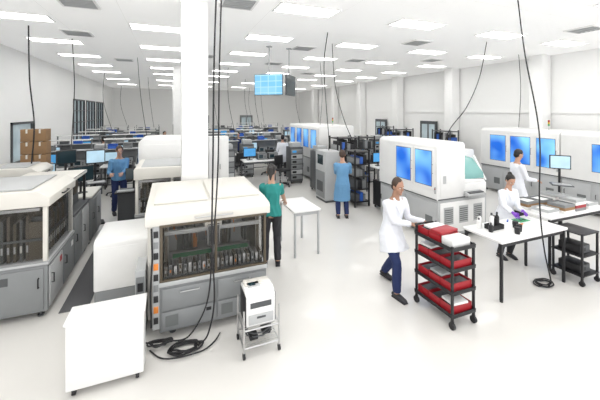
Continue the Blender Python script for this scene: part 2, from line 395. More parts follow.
for k,(x,w,h,mm) in enumerate(((-.5,.12,.30,2),(-.32,.08,.36,5),(.22,.1,.28,3),(.38,.14,.34,2),(.54,.08,.26,5),(-.2,.07,.22,4))):
    b.box(x-w/2,x+w/2,-.05,.15,.735,.735+h,mm,.006)
for k in range(9): b.tube([(-.52+k*.13,-.15,1.35),(-.50+k*.13,-.3,1.26),(-.47+k*.13,-.35,1.08),(-.45+k*.13,-.2,.95)],.007,None,6,5 if k%3 else 4)
b.box(-.60,-.55,-.6,.2,.735,1.34,3,.004).box(.55,.60,-.6,.2,.735,1.34,3,.004)
part(A,'gantry',b,[METAL,OFFW,LGRAY,BRONZE,ORANGE,DGRAY,GREEN])
part(A,'interior_light',B().box(-.55,.55,-hy+.06,-hy+.08,1.335,1.355),INLAMP)
part(A,'glass_panel',B().box(-.6,-.02,-hy+.01,-hy+.018,.71,1.36),GLASSD)
part(A,'glass_panel',B().box(.02,.6,-hy+.01,-hy+.018,.71,1.36),GLASSD)
part(A,'glass_panel',B().box(hx-.018,hx-.01,-hy+.06,hy-.06,.71,1.36),GLASSD)
prof=[(-hy-.03,1.36),(hy,1.36),(hy,1.54),(-hy+.25,1.52),(-hy+.0,1.495),(-hy-.03,1.46)]
part(A,'hood',B().prism(prof,'x',-.80,.69,0,.010),OFFW)
part(A,'hood_trim',B().box(-hx,hx,-hy-.035,-hy-.0,1.34,1.37,0,.004),BRONZE)
part(A,'hood_lid',B().prism([(-.5,1.522),(.6,1.534),(.6,1.557),(-.5,1.545)],'x',-.72,-.07,0,.004).prism([(-.5,1.522),(.6,1.534),(.6,1.557),(-.5,1.545)],'x',-.03,.62,0,.004),OFFW)
handle(A,[(-.25,-hy+.0,1.42),(-.25,-hy-.06,1.42),(.2,-hy-.06,1.42),(.2,-hy+.0,1.42)],.010,METAL)
part(A,'side_cover',B().box(-.79,-hx,-hy+.3,hy-.02,.10,1.36,0,.012),OFFW)
b=B().box(-.72,-hx,-hy-.0,-hy+.3,.15,1.36,0,.004)
for k in range(9): b.box(-.71,-.655,-hy-.008,-hy-.0,.22+k*.125,.30+k*.125,(1,2,1,3)[k%4],.002)
b.tube([(-.73,-hy-.02,.2),(-.74,-hy-.03,.6),(-.72,-hy-.02,1.0),(-.73,-hy-.01,1.34)],.010,None,6,1)
part(A,'electrical_panel',b,[LGRAY,BLACK,ORANGE,GRAY])
feet(A,(-.5,.5),(-.65,.65),.11)
t=thing('equipment_cabinet',(-.64,5.56,0),'white equipment cover on gray plinth attached beside the machine','cabinet')
part(t,'plinth',B().box(-.34,.34,-.42,.42,0.0,.2,0,.01),GRAY)
part(t,'cover',B().prism([(-.43,.2),(.43,.2),(.43,.90),(-.36,.90),(-.43,.86)],'x',-.35,.34,0,.02),WHITE)
part(t,'side_panel',B().box(-.31,.31,-.442,-.43,.25,.80,0,.005),WHITE)
part(t,'vent',B().box(-.354,-.35,-.2,.2,.3,.5),VENT)
t=thing('caster_cabinet',(-.585,3.72,0),'white low equipment cabinet with vent panel on small casters','cabinet')
part(t,'body',B().box(-.33,.33,-.14,.14,.07,.69,0,.01),WHITE)
part(t,'top_panel',B().box(-.345,.345,-.155,.155,.69,.715,0,.008),WHITE)
part(t,'front_panel',B().box(-.3,.3,-.15,-.14,.12,.65,0,.005),WHITE)
for x in (-.27,.27):
    for y in (-.09,.09): part(t,'caster',B().cyl((x-.015,y,.03),(x+.015,y,.03),.03).box(x-.02,x+.02,y-.02,y+.02,.045,.075),BLACK)
t=thing('power_supply_box',(-.34,4.45,0),'narrow gray electrical box with sockets and cables','electrical box')
part(t,'body',B().box(-.055,.055,-.2,.2,.05,.80,0,.008),LGRAY)
part(t,'socket_panel',B().box(-.045,.045,-.206,-.2,.15,.72,0).box(-.03,.03,-.212,-.206,.2,.28,1).box(-.03,.03,-.212,-.206,.35,.43,1).box(-.03,.03,-.212,-.206,.55,.65,1),[GRAY,BLACK])
part(t,'base',B().box(-.06,.06,-.21,.21,0,.05),DGRAY)

Bm=line_machine((.02,7.35,0),'cream low machine with glazed bay behind the column',W=1.3,L=1.2,H=1.62)
Cm=win_machine((-.15,9.4,0),'tall white machine behind the column',1.1,1.6,2.0,[(-.6,-.1),(.1,.6)],(1.2,1.8))
t=thing('control_console',(-.92,8.2,0),'black control console with articulated arm and keyboard shelf','console')
part(t,'body',B().box(-.17,.17,-.2,.2,.06,.92,0,.02),DGRAY)
part(t,'keyboard_shelf',B().box(-.2,.2,-.42,-.15,.92,.95,0,.006).box(-.16,.16,-.38,-.22,.95,.97,1,.003),[BLACK,LGRAY])
part(t,'arm',B().tube([(.12,.1,.9),(.12,.1,1.45),(.12,.0,1.55),(.12,-.1,1.40)],.022),BLACK)
m=part(t,'monitor',B().box(-.02,.22,-.15,-.11,1.16,1.42,0,.01),BLACK)
part(m,'screen',B().box(-.005,.205,-.154,-.15,1.18,1.40),SCREEND)
for x in (-.13,.13):
    for y in (-.16,.16): part(t,'caster',B().cyl((x-.015,y,.03),(x+.015,y,.03),.03).box(x-.015,x+.015,y-.015,y+.015,.04,.07),BLACK)

# ---------------------------------------------------------------- printer on cart
t=thing('wire_cart',(.935,3.62,0),'chrome wire cart on casters holding a printer','cart')
for x in (-.2,.2):
    for y in (-.17,.17):
        part(t,'post',B().cyl((x,y,.06),(x,y,.52),.011,0,10),METAL)
        part(t,'caster',B().cyl((x-.012,y,.03),(x+.012,y,.03),.03).box(x-.013,x+.013,y-.012,y+.012,.035,.065),BLACK)
for z in (.12,.31):
    b=B()
    for k in range(11):
        y=-.17+k*.034; b.cyl((-.2,y,z),(.2,y,z),.004,0,5)
    for y in (-.17,.17): b.cyl((-.2,y,z-.01),(.2,y,z-.01),.008,0,6)
    for x in (-.2,.2): b.cyl((x,-.17,z-.01),(x,.17,z-.01),.008,0,6)
    part(t,'wire_shelf',b,METAL)
t=thing('cable_bundle',(.935,3.62,.126),'dark tangle of adapters and cables on the lower cart shelf','cables')
part(t,'adapter',B().box(-.12,-.02,-.1,.0,0,.05,0,.01).box(.04,.14,-.05,.08,0,.06,0,.01),BLACK)
part(t,'cable',B().tube([(.15*math.cos(a*.7),.12*math.sin(a*.7),.02+.004*a) for a in range(20)],.008,None,6),DGRAY)
t=thing('printer',(.93,3.62,.318),'boxy gray and white office printer with black side trim','printer')
part(t,'body',B().prism([(-.15,0),(.15,0),(.15,.36),(-.06,.38),(-.15,.33)],'x',-.165,.165,0,.012),WHITE)
part(t,'side_trim',B().box(-.172,-.165,-.14,.14,.01,.33,0,.003).box(.165,.172,-.14,.14,.01,.33,0,.003),BLACK)
part(t,'paper_tray',B().box(-.14,.14,-.165,-.15,.03,.13,0,.004).box(-.05,.05,-.17,-.165,.09,.11,1),[LGRAY,DGRAY])
part(t,'output_slot',B().box(-.12,.12,-.154,-.149,.2,.26),DGRAY)
part(t,'control_panel',B().box(-.12,.02,-.05,.06,.372,.385,0,.003).box(-.1,-.03,-.02,.04,.385,.388,1),[LGRAY,SCREEND])
part(t,'lid',B().box(-.15,.15,.0,.14,.365,.385,0,.006),OFFW)

# ---------------------------------------------------------------- tables
def table(loc,W,D,H,label,group=None,top=WHITE,leg=BLACK,shelf=False,rz=0):
    t=thing('work_table',loc,label,'table',rz,group)
    part(t,'tabletop',B().box(-W/2,W/2,-D/2,D/2,H-.035,H,0,.006),top)
    for y0 in (-D/2+.04,D/2-.06): part(t,'apron',B().box(-W/2+.04,W/2-.04,y0,y0+.02,H-.1,H-.035),leg)
    for x in (-W/2+.04,W/2-.04):
        for y in (-D/2+.04,D/2-.04):
            part(t,'leg',B().box(x-.018,x+.018,y-.018,y+.018,.02,H-.035,0,.003).cyl((x,y,0),(x,y,.02),.022),leg)
    return t
T1=table((5.04,3.42,0),1.5,.66,.865,'white top work table on slim black legs')
T2=table((6.75,3.80,0),1.7,.8,.9,'white top work table stacked with trays')
T3=table((2.35,5.9,0),.55,.9,.86,'small white work table with thin legs beside the worker',leg=LGRAY)

def drawer_unit(loc,label):
    t=thing('drawer_cart',loc,label,'cart')
    part(t,'body',B().box(-.22,.22,-.25,.25,.08,.78,0,.01),BLACK)
    for k in range(4):
        d=part(t,'drawer',B().box(-.20,.20,-.268,-.25,.11+k*.165,.255+k*.165,0,.005),DGRAY)
        handle(d,[(-.08,-.268,.2+k*.165),(-.08,-.285,.2+k*.165),(.08,-.285,.2+k*.165),(.08,-.268,.2+k*.165)],.006,METAL)
    for x in (-.17,.17):
        for y in (-.2,.2): part(t,'caster',B().cyl((x-.015,y,.035),(x+.015,y,.035),.035).box(x-.015,x+.015,y-.015,y+.015,.05,.085),BLACK)
    return t
t=thing('utility_cart',(6.06,3.14,0),'black open utility cart on casters holding electronic units','cart')
for x in (-.2,.2):
    for y in (-.2,.2):
        part(t,'post',B().box(x-.014,x+.014,y-.014,y+.014,.08,.80,0,.003),BLACK)
        part(t,'caster',B().cyl((x-.015,y,.04),(x+.015,y,.04),.04).box(x-.016,x+.016,y-.016,y+.016,.055,.09),BLACK)
for z in (.14,.44,.78): part(t,'shelf',B().box(-.22,.22,-.22,.22,z,z+.02,0,.003),BLACK)
for k,z in enumerate((.162,.462)):
    u=thing('electronic_unit',(6.06,3.14,z),'dark rack electronics unit on the utility cart','electronics',group='units on utility cart')
    part(u,'case',B().box(-.16,.10,-.15,.15,0,.13,0,.006),BLACK)
    part(u,'faceplate',B().box(-.15,.09,-.156,-.15,.01,.12).box(-.12,-.02,-.159,-.156,.04,.09,1),[DGRAY,BLACK])
zt=.866
t=thing('bottle_caddy',(4.68,3.5,zt),'black bottle caddy with small dividers on the white table','caddy')
part(t,'tray',B().box(-.13,.13,-.07,.07,0,.01).box(-.13,-.122,-.07,.07,.01,.07).box(.122,.13,-.07,.07,.01,.07).box(-.122,.122,-.07,-.062,.01,.07).box(-.122,.122,.062,.07,.01,.07),BLACK)
part(t,'divider',B().box(-.004,.004,-.062,.062,.01,.16,0),BLACK)
part(t,'handle',B().tube([(0,-.05,.15),(0,-.05,.2),(0,.05,.2),(0,.05,.15)],.007),BLACK)
for k,(x,y,h,m,lab) in enumerate(((4.62,3.5,.24,WHITE,'white plastic spray bottle'),(4.74,3.5,.24,BLACK,'black plastic bottle'),(4.47,3.6,.16,WHITE,'white plastic bottle'),(4.88,3.6,.2,WHITE,'white plastic bottle'),(4.50,3.42,.14,BLACK,'black plastic bottle'),(4.95,3.66,.16,BLACK,'black plastic bottle'),(4.56,3.66,.2,WHITE,'white plastic bottle'))):
    t=thing('bottle',(x,y,zt+(.011 if k<2 else 0)),lab+' on the work table','bottle')
    part(t,'body',B().tube([(0,0,0),(0,0,.01),(0,0,h*.7),(0,0,h*.82),(0,0,h*.85)],[.028,.032,.032,.012,.012],None,14),m)
    part(t,'cap',B().cyl((0,0,h*.84),(0,0,h),.014),DGRAY)
mug=None
for k,(x,y) in enumerate(((4.80,3.22),(4.93,3.28),(5.02,3.40))):
    if mug is None:
        mug=thing('mug',(x,y,zt),'small black cup on the work table','cup',group='cups on the table')
        part(mug,'body',B().tube([(0,0,0),(0,0,.10),(0,0,.095),(0,0,.01)],[.035,.042,.036,.03],None,16),BLACK)
        part(mug,'handle',B().tube([(.038,0,.02),(.065,0,.03),(.065,0,.07),(.039,0,.08)],.005,None,6),BLACK)
    else: dup(mug,(x,y,zt),70)
solo('document',B().box(-.11,.11,-.15,.15,0,.004),WHITE,'stack of white paper on the table','paper',(5.6,3.3,zt),10)
t=thing('circuit_board',(5.45,3.60,zt),'green circuit board being handled on the table','circuit board')
part(t,'board',B().box(-.12,.12,-.08,.08,0,.006),GREEN)
part(t,'chip',B().box(-.04,.0,-.03,.01,.006,.012),BLACK); part(t,'chip',B().box(.03,.07,-.04,0,.006,.014),BLACK)
for k,(x,y,m,lab) in enumerate(((5.25,3.45,ORANGE,'orange small tool'),(5.2,3.65,BLUEP,'blue small tool'))):
    t=thing('hand_tool',(x,y,zt),lab+' on the table','tool',30*k)
    part(t,'handle',B().cyl((-.06,0,.012),(.02,0,.012),.011),m); part(t,'shaft',B().cyl((.02,0,.012),(.09,0,.012),.004),METAL)
cols=[(WHITE,'white'),(LGRAY,'gray'),(WHITE,'white'),(CARD,'tan'),(GRAY,'dark gray'),(RED,'red')]
for i,(x,y) in enumerate(((6.12,3.62),(6.5,3.58),(6.87,3.60),(7.25,3.6),(6.5,3.94),(6.9,3.96),(7.3,3.97),(6.14,3.97))):
    for k in range(2+(i*7)%3):
        m,cn=cols[(i*2+k)%6]
        t=thing('parts_tray',(x,y,.901+k*.052),cn+' shallow parts tray stacked on the table','tray',group='stacked trays on the table')
        part(t,'tray',B().box(-.15,.15,-.14,.14,0,.008).box(-.15,-.142,-.14,.14,.008,.05).box(.142,.15,-.14,.14,.008,.05).box(-.142,.142,-.14,-.132,.008,.05).box(-.142,.142,.132,.14,.008,.05),m)
        part(t,'contents',B().box(-.12,.12,-.11,.11,.008,.035,0,.005),cols[(i+k+1)%5][0])

# ---------------------------------------------------------------- red bin cart
CX,CY=3.40,3.27
t=thing('bin_cart',(CX,CY,0),'black tiered cart on casters loaded with red bins','cart')
for x in (-.18,.18):
    for y in (-.31,.31):
        part(t,'post',B().box(x-.014,x+.014,y-.014,y+.014,.09,1.02 if y<0 else 1.10,0,.003),BLACK)
        part(t,'caster',B().cyl((x-.015,y,.045),(x+.015,y,.045),.045).box(x-.016,x+.016,y-.016,y+.016,.06,.1),BLACK)
SH=(.14,.42,.70,.96)
for z in SH:
    part(t,'shelf',B().box(-.20,.20,-.33,.33,z,z+.025,0,.003).box(-.20,-.193,-.33,.33,z+.025,z+.05).box(.193,.20,-.33,.33,z+.025,z+.05).box(-.193,.193,-.33,-.323,z+.025,z+.05),BLACK)
handle(t,[(-.16,.31,1.06),(-.16,.36,1.08),(.16,.36,1.08),(.16,.31,1.06)],.013)
binp=None
for si,z in enumerate(SH):
    for k in range(3):
        y=-.2+k*.2
        loc=(CX,CY+y,z+.0265)
        if binp is None:
            binp=thing('storage_bin',loc,'red plastic parts bin on the black cart','bin',group='red bins on the cart')
            part(binp,'bin',B().box(-.16,.16,-.095,.095,0,.006).box(-.166,-.16,-.095,.095,0,.10).box(.16,.166,-.095,.095,0,.10).box(-.16,.16,-.095,-.088,.006,.10).box(-.16,.16,.088,.095,.006,.10),RED)
            part(binp,'contents',B().box(-.14,.14,-.07,.07,.006,.085,0,.01),DGRAY)
        else:
            if si==3 and k==0: continue
            dup(binp,loc,0)
solo('component_box',B().box(-.15,.15,-.09,.09,0,.10,0,.006),WHITE,'white component box on top of the cart','box',(CX,CY-.2,.9865))
solo('component_tray',B().box(-.12,.14,-.07,.07,0,.03,0,.006),WHITE,'flat white tray lying on the top bins','tray',(CX,CY+.17,1.0875),4)
solo('component_tray',B().box(-.165,.165,-.09,.09,0,.035,0,.006),RED,'flat red tray lying askew on the top bins','tray',(CX,CY-.01,1.0875),8)
for si,z in enumerate(SH[:3]):
    solo('component_tray',B().box(-.12,.12,-.10,.10,0,.03,0,.006),WHITE if si!=1 else LGRAY,'flat parts tray resting on the shelf bins','tray',(CX-.02,CY-.2+.2*si,z+.1275),5*si-4)

# ---------------------------------------------------------------- racks / benches / monitors
def rack(loc,label,W=.9,D=.5,H=1.8,n=4,m=DGRAY,items=True,group=None,rz=0,full=False):
    t=thing('storage_rack',loc,label,'rack',rz,group)
    for x in (-W/2+.02,W/2-.02):
        for y in (-D/2+.02,D/2-.02): part(t,'post',B().box(x-.02,x+.02,y-.02,y+.02,0,H),m)
    for k in range(n):
        z=.12+k*(H-.2)/(n-1)
        part(t,'shelf',B().box(-W/2,W/2,-D/2,D/2,z,z+.03,0,.003),m)
        if items and k<n-1:
            b=B(); x=-W/2+.06
            while x<W/2-.14:
                w=random.uniform(.05,.14); h=random.uniform(.16,(H-.2)/(n-1)-.06)
                b.box(x,min(x+w,W/2-.04),-D/2+.04,D/2-.05,z+.03,z+.03+h,random.choice((0,0,1,1,2,3,4)),.004); x+=w+.008
            part(t,'stored_goods',b,[BLACK,GRAY,BLUEP,LGRAY,DGRAY])
    return t
rk=rack((-3.42,10.8,0),'gray metal rack holding cardboard boxes',W=.64,D=.5,H=1.25,n=3,m=LGRAY)
cb=None
for k in range(3):
    for i in range(2):
        loc=(-3.56+i*.285,10.8,1.201+.34*k)
        if cb is None:
            cb=thing('cardboard_box',loc,'brown cardboard box stacked on the rack','box',group='cardboard boxes on the rack')
            part(cb,'body',B().box(-.135,.135,-.2,.2,0,.325,0,.004),CARD)
            part(cb,'tape',B().box(-.02,.02,-.202,.202,.322,.327).box(-.02,.02,-.2025,-.2,.22,.325),OFFW)
        else: dup(cb,loc,0)
t=thing('cabinet_machine',(4.45,8.75,0),'gray upright cabinet machine with small display','machine')
part(t,'body',B().box(-.26,.26,-.35,.35,.06,1.5,0,.02),LGRAY)
part(t,'door',B().box(-.275,-.26,-.3,.3,.12,.9,0,.006).box(-.28,-.275,-.2,.2,.3,.6,1),[GRAY,DGRAY])
part(t,'display',B().box(-.27,-.26,-.18,.18,1.1,1.38,0),SCREEND)
part(t,'base',B().box(-.24,.24,-.33,.33,0,.06),DGRAY)
rg='dark component racks'
rack((5.0,8.0,0),'dark rack with densely packed reels',W=.5,D=.6,H=1.6,n=5,m=BLACK,group=rg)
rack((5.5,9.6,0),'dark rack with densely packed reels',W=.85,D=.6,H=1.85,n=5,m=BLACK,group=rg)
rack((6.45,10.0,0),'dark rack with densely packed reels',W=.85,D=.5,H=1.8,n=5,m=BLACK,group=rg)
drawer_unit((5.5,7.35,0),'black cart on casters at the end of the white machine')
drawer_unit((6.1,7.5,0),'black drawer cart behind the machine row')
t=thing('storage_cabinet',(1.38,10.4,0),'tall white storage cabinet with double doors','cabinet')
part(t,'body',B().box(-.3,.3,-.25,.25,0,1.9,0,.01),WHITE)
for k in (0,1):
    d=part(t,'door',B().box(-.29+.295*k,-.005+.295*k,-.268,-.25,.05,1.86,0,.004),WHITE)
    handle(d,[(-.03+.06*k,-.268,.9),(-.03+.06*k,-.29,.9),(-.03+.06*k,-.29,1.05),(-.03+.06*k,-.268,1.05)],.007,DGRAY)
# dark instrument towers scattered through the middle bay
it=thing('instrument_tower',(4.35,11.35,0),'dark instrument tower with stacked panels and indicator screen','instrument',group='dark instrument towers')
part(it,'body',B().box(-.25,.25,-.25,.25,.08,1.35,0,.012),DGRAY)
b=B()
for k in range(6): b.box(-.22,.22,-.262,-.25,.16+k*.19,.32+k*.19,(0,1,0)[k%3],.003).box(-.18,-.02,-.266,-.262,.2+k*.19,.28+k*.19,2 if k==5 else 3)
part(it,'front_panel',b,[GRAY,LGRAY,SCREENB,BLACK])
part(it,'top_unit',B().box(-.18,.18,-.2,.2,1.352,1.52,0,.01),LGRAY)
for x in (-.2,.2):
    for y in (-.2,.2): part(it,'caster',B().cyl((x-.015,y,.035),(x+.015,y,.035),.035).box(x-.015,x+.015,y-.015,y+.015,.05,.085),BLACK)
for x,y in ((1.85,11.6),(4.7,9.85),(.9,13.0),(-.45,11.0),(4.85,14.6),(2.9,13.1),(.95,17.0),(4.85,17.0),(-.35,13.2),(-.35,15.4),(-2.3,13.2),(2.85,17.0),(8.6,10.6),(9.4,10.6),(9.2,13.0),(8.4,13.4)): dup(it,(x,y,0),0)

def bench(loc,label,W=1.5,rz=0,group=None):
    t=thing('workbench',loc,label,'workbench',rz,group); D=.75
    part(t,'worktop',B().box(-W/2,W/2,-D/2,D/2,.84,.88,0,.006),WHITE)
    for x in (-W/2+.05,W/2-.05):
        for y in (-D/2+.05,D/2-.05): part(t,'leg',B().box(x-.025,x+.025,y-.025,y+.025,0,.84),DGRAY)
        part(t,'upright',B().box(x-.02,x+.02,D/2-.07,D/2-.03,.88,1.75),GRAY)
    part(t,'overhead_shelf',B().box(-W/2,W/2,D/2-.32,D/2,1.38,1.41,0,.004),LGRAY)
    part(t,'light_bar',B().box(-W/2+.05,W/2-.05,D/2-.3,D/2-.2,1.72,1.76,0,.005).box(-W/2+.05,-W/2+.09,D/2-.3,D/2-.05,1.73,1.75).box(W/2-.09,W/2-.05,D/2-.3,D/2-.05,1.73,1.75),WHITE)
    part(t,'back_panel',B().box(-W/2+.07,W/2-.07,D/2-.055,D/2-.045,.9,1.36),GRAY)
    part(t,'drawer_box',B().box(W/2-.5,W/2-.08,-D/2+.05,D/2-.1,.3,.838,0,.006),DGRAY)
    part(t,'footrest',B().box(-W/2+.07,W/2-.52,-.02,.02,.2,.23),DGRAY)
    return t
bp=bench((2.2,13.6,0),'white workbench with overhead shelf and light bar',group='workbench rows')
mon=thing('monitor',(0,0,0),'black flat monitor with blue screen','monitor',group='bench monitors')
part(mon,'stand',B().box(-.1,.1,-.07,.07,0,.015,0,.004).box(-.02,.02,.01,.03,.01,.2),BLACK)
m_=part(mon,'bezel',B().box(-.24,.24,-.02,.015,.12,.44,0,.008),BLACK)
part(mon,'screen',B().box(-.22,.22,-.024,-.02,.14,.42),SCREENB)
mon2=thing('monitor',(0,0,0),'black flat monitor with pale screen','monitor',group='bench monitors')
part(mon2,'stand',B().box(-.1,.1,-.07,.07,0,.015,0,.004).box(-.02,.02,.01,.03,.01,.2),BLACK)
part(mon2,'bezel',B().box(-.24,.24,-.02,.015,.12,.44,0,.008),BLACK)
part(mon2,'screen',B().box(-.22,.22,-.024,-.02,.14,.42),SCREENC)
mon3=thing('monitor',(-1.75,7.95,.981),'black flat monitor with dark screen on the low cabinet','monitor',rz=35)
part(mon3,'stand',B().box(-.1,.1,-.07,.07,0,.015,0,.004).box(-.02,.02,.01,.03,.01,.3),BLACK)
part(mon3,'bezel',B().box(-.24,.24,-.02,.015,.24,.56,0,.008),BLACK)
part(mon3,'screen',B().box(-.22,.22,-.024,-.02,.26,.54),SCREEND)
inst=thing('test_instrument',(0,0,0),'gray bench test instrument with knobs','instrument',group='bench instruments')
part(inst,'case',B().box(-.18,.18,-.14,.14,.01,.24,0,.01),DGRAY)
part(inst,'faceplate',B().box(-.17,.17,-.147,-.14,.02,.23,0).box(-.14,.02,-.15,-.147,.06,.19,1),[GRAY,SCREEND])
part(inst,'knob',B().cyl((.09,-.165,.07),(.09,-.147,.07),.018).cyl((.09,-.165,.13),(.09,-.147,.13),.018),BLACK)
chair=thing('lab_chair',(0,0,0),'black cushioned lab chair on wheeled base','chair',group='lab chairs')
part(chair,'seat',B().box(-.22,.22,-.22,.22,.56,.63,0,.03),BLACK)
part(chair,'backrest',B().box(-.19,.19,.2,.25,.75,1.1,0,.02).box(-.03,.03,.2,.235,.58,.8),BLACK)
part(chair,'gas_post',B().cyl((0,0,.12),(0,0,.56),.025),METAL)
part(chair,'foot_ring',B().tube([(.2*math.cos(a*math.pi/8),.2*math.sin(a*math.pi/8),.3) for a in range(17)],.01,None,6),METAL)
bb=B()
for k in range(5):
    a=k*2*math.pi/5; bb.tube([(0,0,.13),(.28*math.cos(a),.28*math.sin(a),.08)],[.028,.018],None,8); bb.sph((.28*math.cos(a),.28*math.sin(a),.035),.033,None,0,10,6)
part(chair,'wheeled_base',bb,BLACK)
used={'m':0,'m2':0,'i':0,'c':0}
def place(proto,key,loc,rz):
    if used[key]==0:
        used[key]=1; proto.location=loc; proto.rotation_euler=(0,0,math.radians(rz)); return proto
    return dup(proto,loc,rz)
def dress(x,y,rz,ch=.75):
    r=random.random()
    place(mon if r<.5 else mon2,'m' if r<.5 else 'm2',(x-.45,y+.05,.881),rz+random.uniform(-8,8))
    place(inst,'i',(x+.45,y+.05,.881),rz)
    if random.random()<.7: dup(inst,(x+.02,y+.05,.881),rz)
    if random.random()<ch:
        place(chair,'c',(x+random.uniform(-.3,.1),y-.7,0),rz+180+random.uniform(-25,25))
pos=[]
for j,(xs) in enumerate(((2.0,3.75),(2.0,3.75,6.6),(1.8,3.75,5.6,7.6),(2.2,4.1,6.0,7.9),(2.0,3.9,5.9),(2.0,3.75,5.6,7.6))):
    for xx in xs: pos.append((xx,13.8+j*2.3,0))
for j in range(6):
    for xx in ((-3.4,-1.5) if j%2 else (-3.2,-1.4)):
        pos.append((xx,12.4+j*2.4,0))
for k,(x,y,rz) in enumerate(pos):
    if k==0: bp.location=(x,y,0)
    else: dup(bp,(x,y,0),rz)
    dress(x,y,rz)
dup(mon,(-2.2,8.2,.981),10,label='black flat monitor with blue screen on the low cabinet')
for x,y,rz in ((-1.35,11.0,200),(-2.3,11.2,160),(2.45,12.45,190),(7.4,9.9,150),(3.7,10.85,20)): dup(chair,(x,y,0),rz)
lt=table((3.1,11.6,0),1.4,.7,.9,'white bench with instruments in the middle bay',group='low benches',leg=DGRAY)
for k,(x,y) in enumerate(((3.1,11.6),(6.75,8.8),(7.5,11.2),(-2.6,10.1),(-3.3,7.4))):
    if k: dup(lt,(x,y,0),0)
    dup(inst,(x+.45,y,.901),0); dup(inst,(x+.03,y,.901),0); dup(mon if k!=3 else mon2,(x-.42,y,.901),3)
binprot={}
for k,(x,y,rz) in enumerate(pos):
    for i in range(3):
        if (k*3+i)%3==2: continue
        q=(k+i*2)%3
        m=(BLUEP,DGRAY,GRAY)[q]; nm=('blue','black','gray')[q]; loc=(x-.45+i*.45,y+.22,1.411)
        if q not in binprot:
            binprot[q]=solo('parts_bin',B().box(-.14,.14,-.11,.11,0,.008).box(-.14,-.13,-.11,.11,.008,.16).box(.13,.14,-.11,.11,.008,.16).box(-.13,.13,-.11,-.1,.008,.1).box(-.13,.13,.1,.11,.008,.16).box(-.12,.12,-.09,.09,.01,.09),m,nm+' open front parts bin on the overhead shelf','bin',loc,0,'bins on bench shelves')
        else: dup(binprot[q],loc,0)
rg2='dark racks in the rear bay'
base_r=rack((10.9,10.4,0),'dark storage rack with assorted goods',W=1.0,D=.5,H=1.9,n=5,m=DGRAY,group=rg2,rz=90)
dup(base_r,(10.9,14.6,0),90); dup(base_r,(.6,20.6,0),0); dup(base_r,(9.9,12.0,0),0)
rw=rack((.62,15.9,0),'light gray rack with mixed boxes',W=.9,D=.45,H=1.5,n=4,m=LGRAY,group='light racks')
dup(rw,(-.1,12.1,0),0)

def arm_monitor(loc,rz,label,H=1.75,scr=SCREENB):
    t=thing('pedestal_monitor',loc,label,'monitor',rz,'pedestal monitors')
    part(t,'base',B().box(-.18,.18,-.15,.15,0,.04,0,.008),BLACK)
    part(t,'pole',B().cyl((0,.05,.04),(0,.05,H-.1),.025),BLACK)
    part(t,'keyboard_tray',B().box(-.2,.2,-.3,.03,1.0,1.02,0,.004).box(-.17,.17,-.27,-.1,1.02,1.035,1),[DGRAY,LGRAY])
    b=part(t,'bezel',B().box(-.2,.2,-.03,.02,H-.27,H+.05,0,.01).box(-.04,.04,.02,.06,H-.2,H-.08),BLACK)
    part(b,'screen',B().box(-.18,.18,-.034,-.03,H-.25,H+.03),scr)
    return t
arm_monitor((-1.68,8.95,0),15,'monitor on black pedestal with pale screen',1.72,SCREENC)
arm_monitor((-2.3,9.1,0),30,'monitor on black pedestal with dark screen',1.72,SCREEND)
arm_monitor((8.42,4.66,0),-50,'monitor on pedestal with pale blue screen',1.62,SCREENC)
for k,(x,y,rz,sc,lab) in enumerate(((2.64,9.0,-40,TVM,'ceiling hung flat television showing pale blue display'),(3.36,9.1,52,SCREEND,'ceiling hung flat television angled away with dark screen'))):
    t=thing('hanging_television',(x,y,0),lab,'television',rz,'ceiling televisions')
    part(t,'bezel',B().box(-.45,.45,-.02,.02,3.16,3.78,0,.008),DGRAY)
    part(t,'screen',B().box(-.432,.432,-.024,-.02,3.178,3.762),sc)
    part(t,'ceiling_pole',B().cyl((0,.05,3.55),(0,.05,4.598),.016).box(-.08,.08,.02,.06,3.4,3.6).box(-.07,.07,-.02,.12,4.57,4.598),LGRAY)

# ---------------------------------------------------------------- cords
def cat(P,n=10):
    P=[Vector(p) for p in P]; out=[]
    for i in range(len(P)-1):
        p0=P[max(i-1,0)];p1=P[i];p2=P[i+1];p3=P[min(i+2,len(P)-1)]
        for k in range(n):
            t=k/n; out.append(.5*((2*p1)+(p2-p0)*t+(2*p0-5*p1+4*p2-p3)*t*t+(3*p1-p0-3*p2+p3)*t*t*t))
    out.append(P[-1]); return out
def cord(P,r=.012,label='black power cable hanging from the ceiling',group=None,n=10):
    return solo('hanging_cable',B().tube(cat(P,n),r,None,8),BLACK,label,'cable',group=group)
def coil(cx,cy,rx,ry,turns,z0=.016,seed=1):
    R=random.Random(seed); out=[]
    n=turns*10
    for k in range(n):
        a=2*math.pi*k/10; s=1+.2*math.sin(k*.37+seed)
        out.append((cx+rx*s*math.cos(a)+R.uniform(-.02,.02),cy+ry*s*math.sin(a)+R.uniform(-.02,.02),z0+.008*(k/10)))
    return out
cord([(.50,3.72,4.59),(.46,3.76,3.4),(.45,3.8,2.2),(.44,3.82,1.2),(.47,3.84,.5),(.40,3.84,.12),(.30,3.83,.03)]+coil(.15,3.84,.15,.08,4),.010,'thick black cable hanging from ceiling and coiled on floor')
cord([(.56,3.80,4.59),(.53,3.86,3.2),(.52,3.92,2.0),(.46,3.96,1.0),(.40,3.98,.4),(.2,3.99,.05)]+coil(-.12,3.98,.12,.05,3,.05,3)+[(-.25,4.04,.05),(-.34,4.1,.1),(-.34,4.2,.3)],.009,'thick black cable hanging from ceiling beside the machine')
cord([(-.22,3.95,.02),(-.12,3.80,.02),(.0,3.72,.03),(.2,3.70,.03),(.36,3.74,.02),(.48,3.84,.02),(.55,3.95,.02)],.008,'black cable looping on the floor at the machine base')
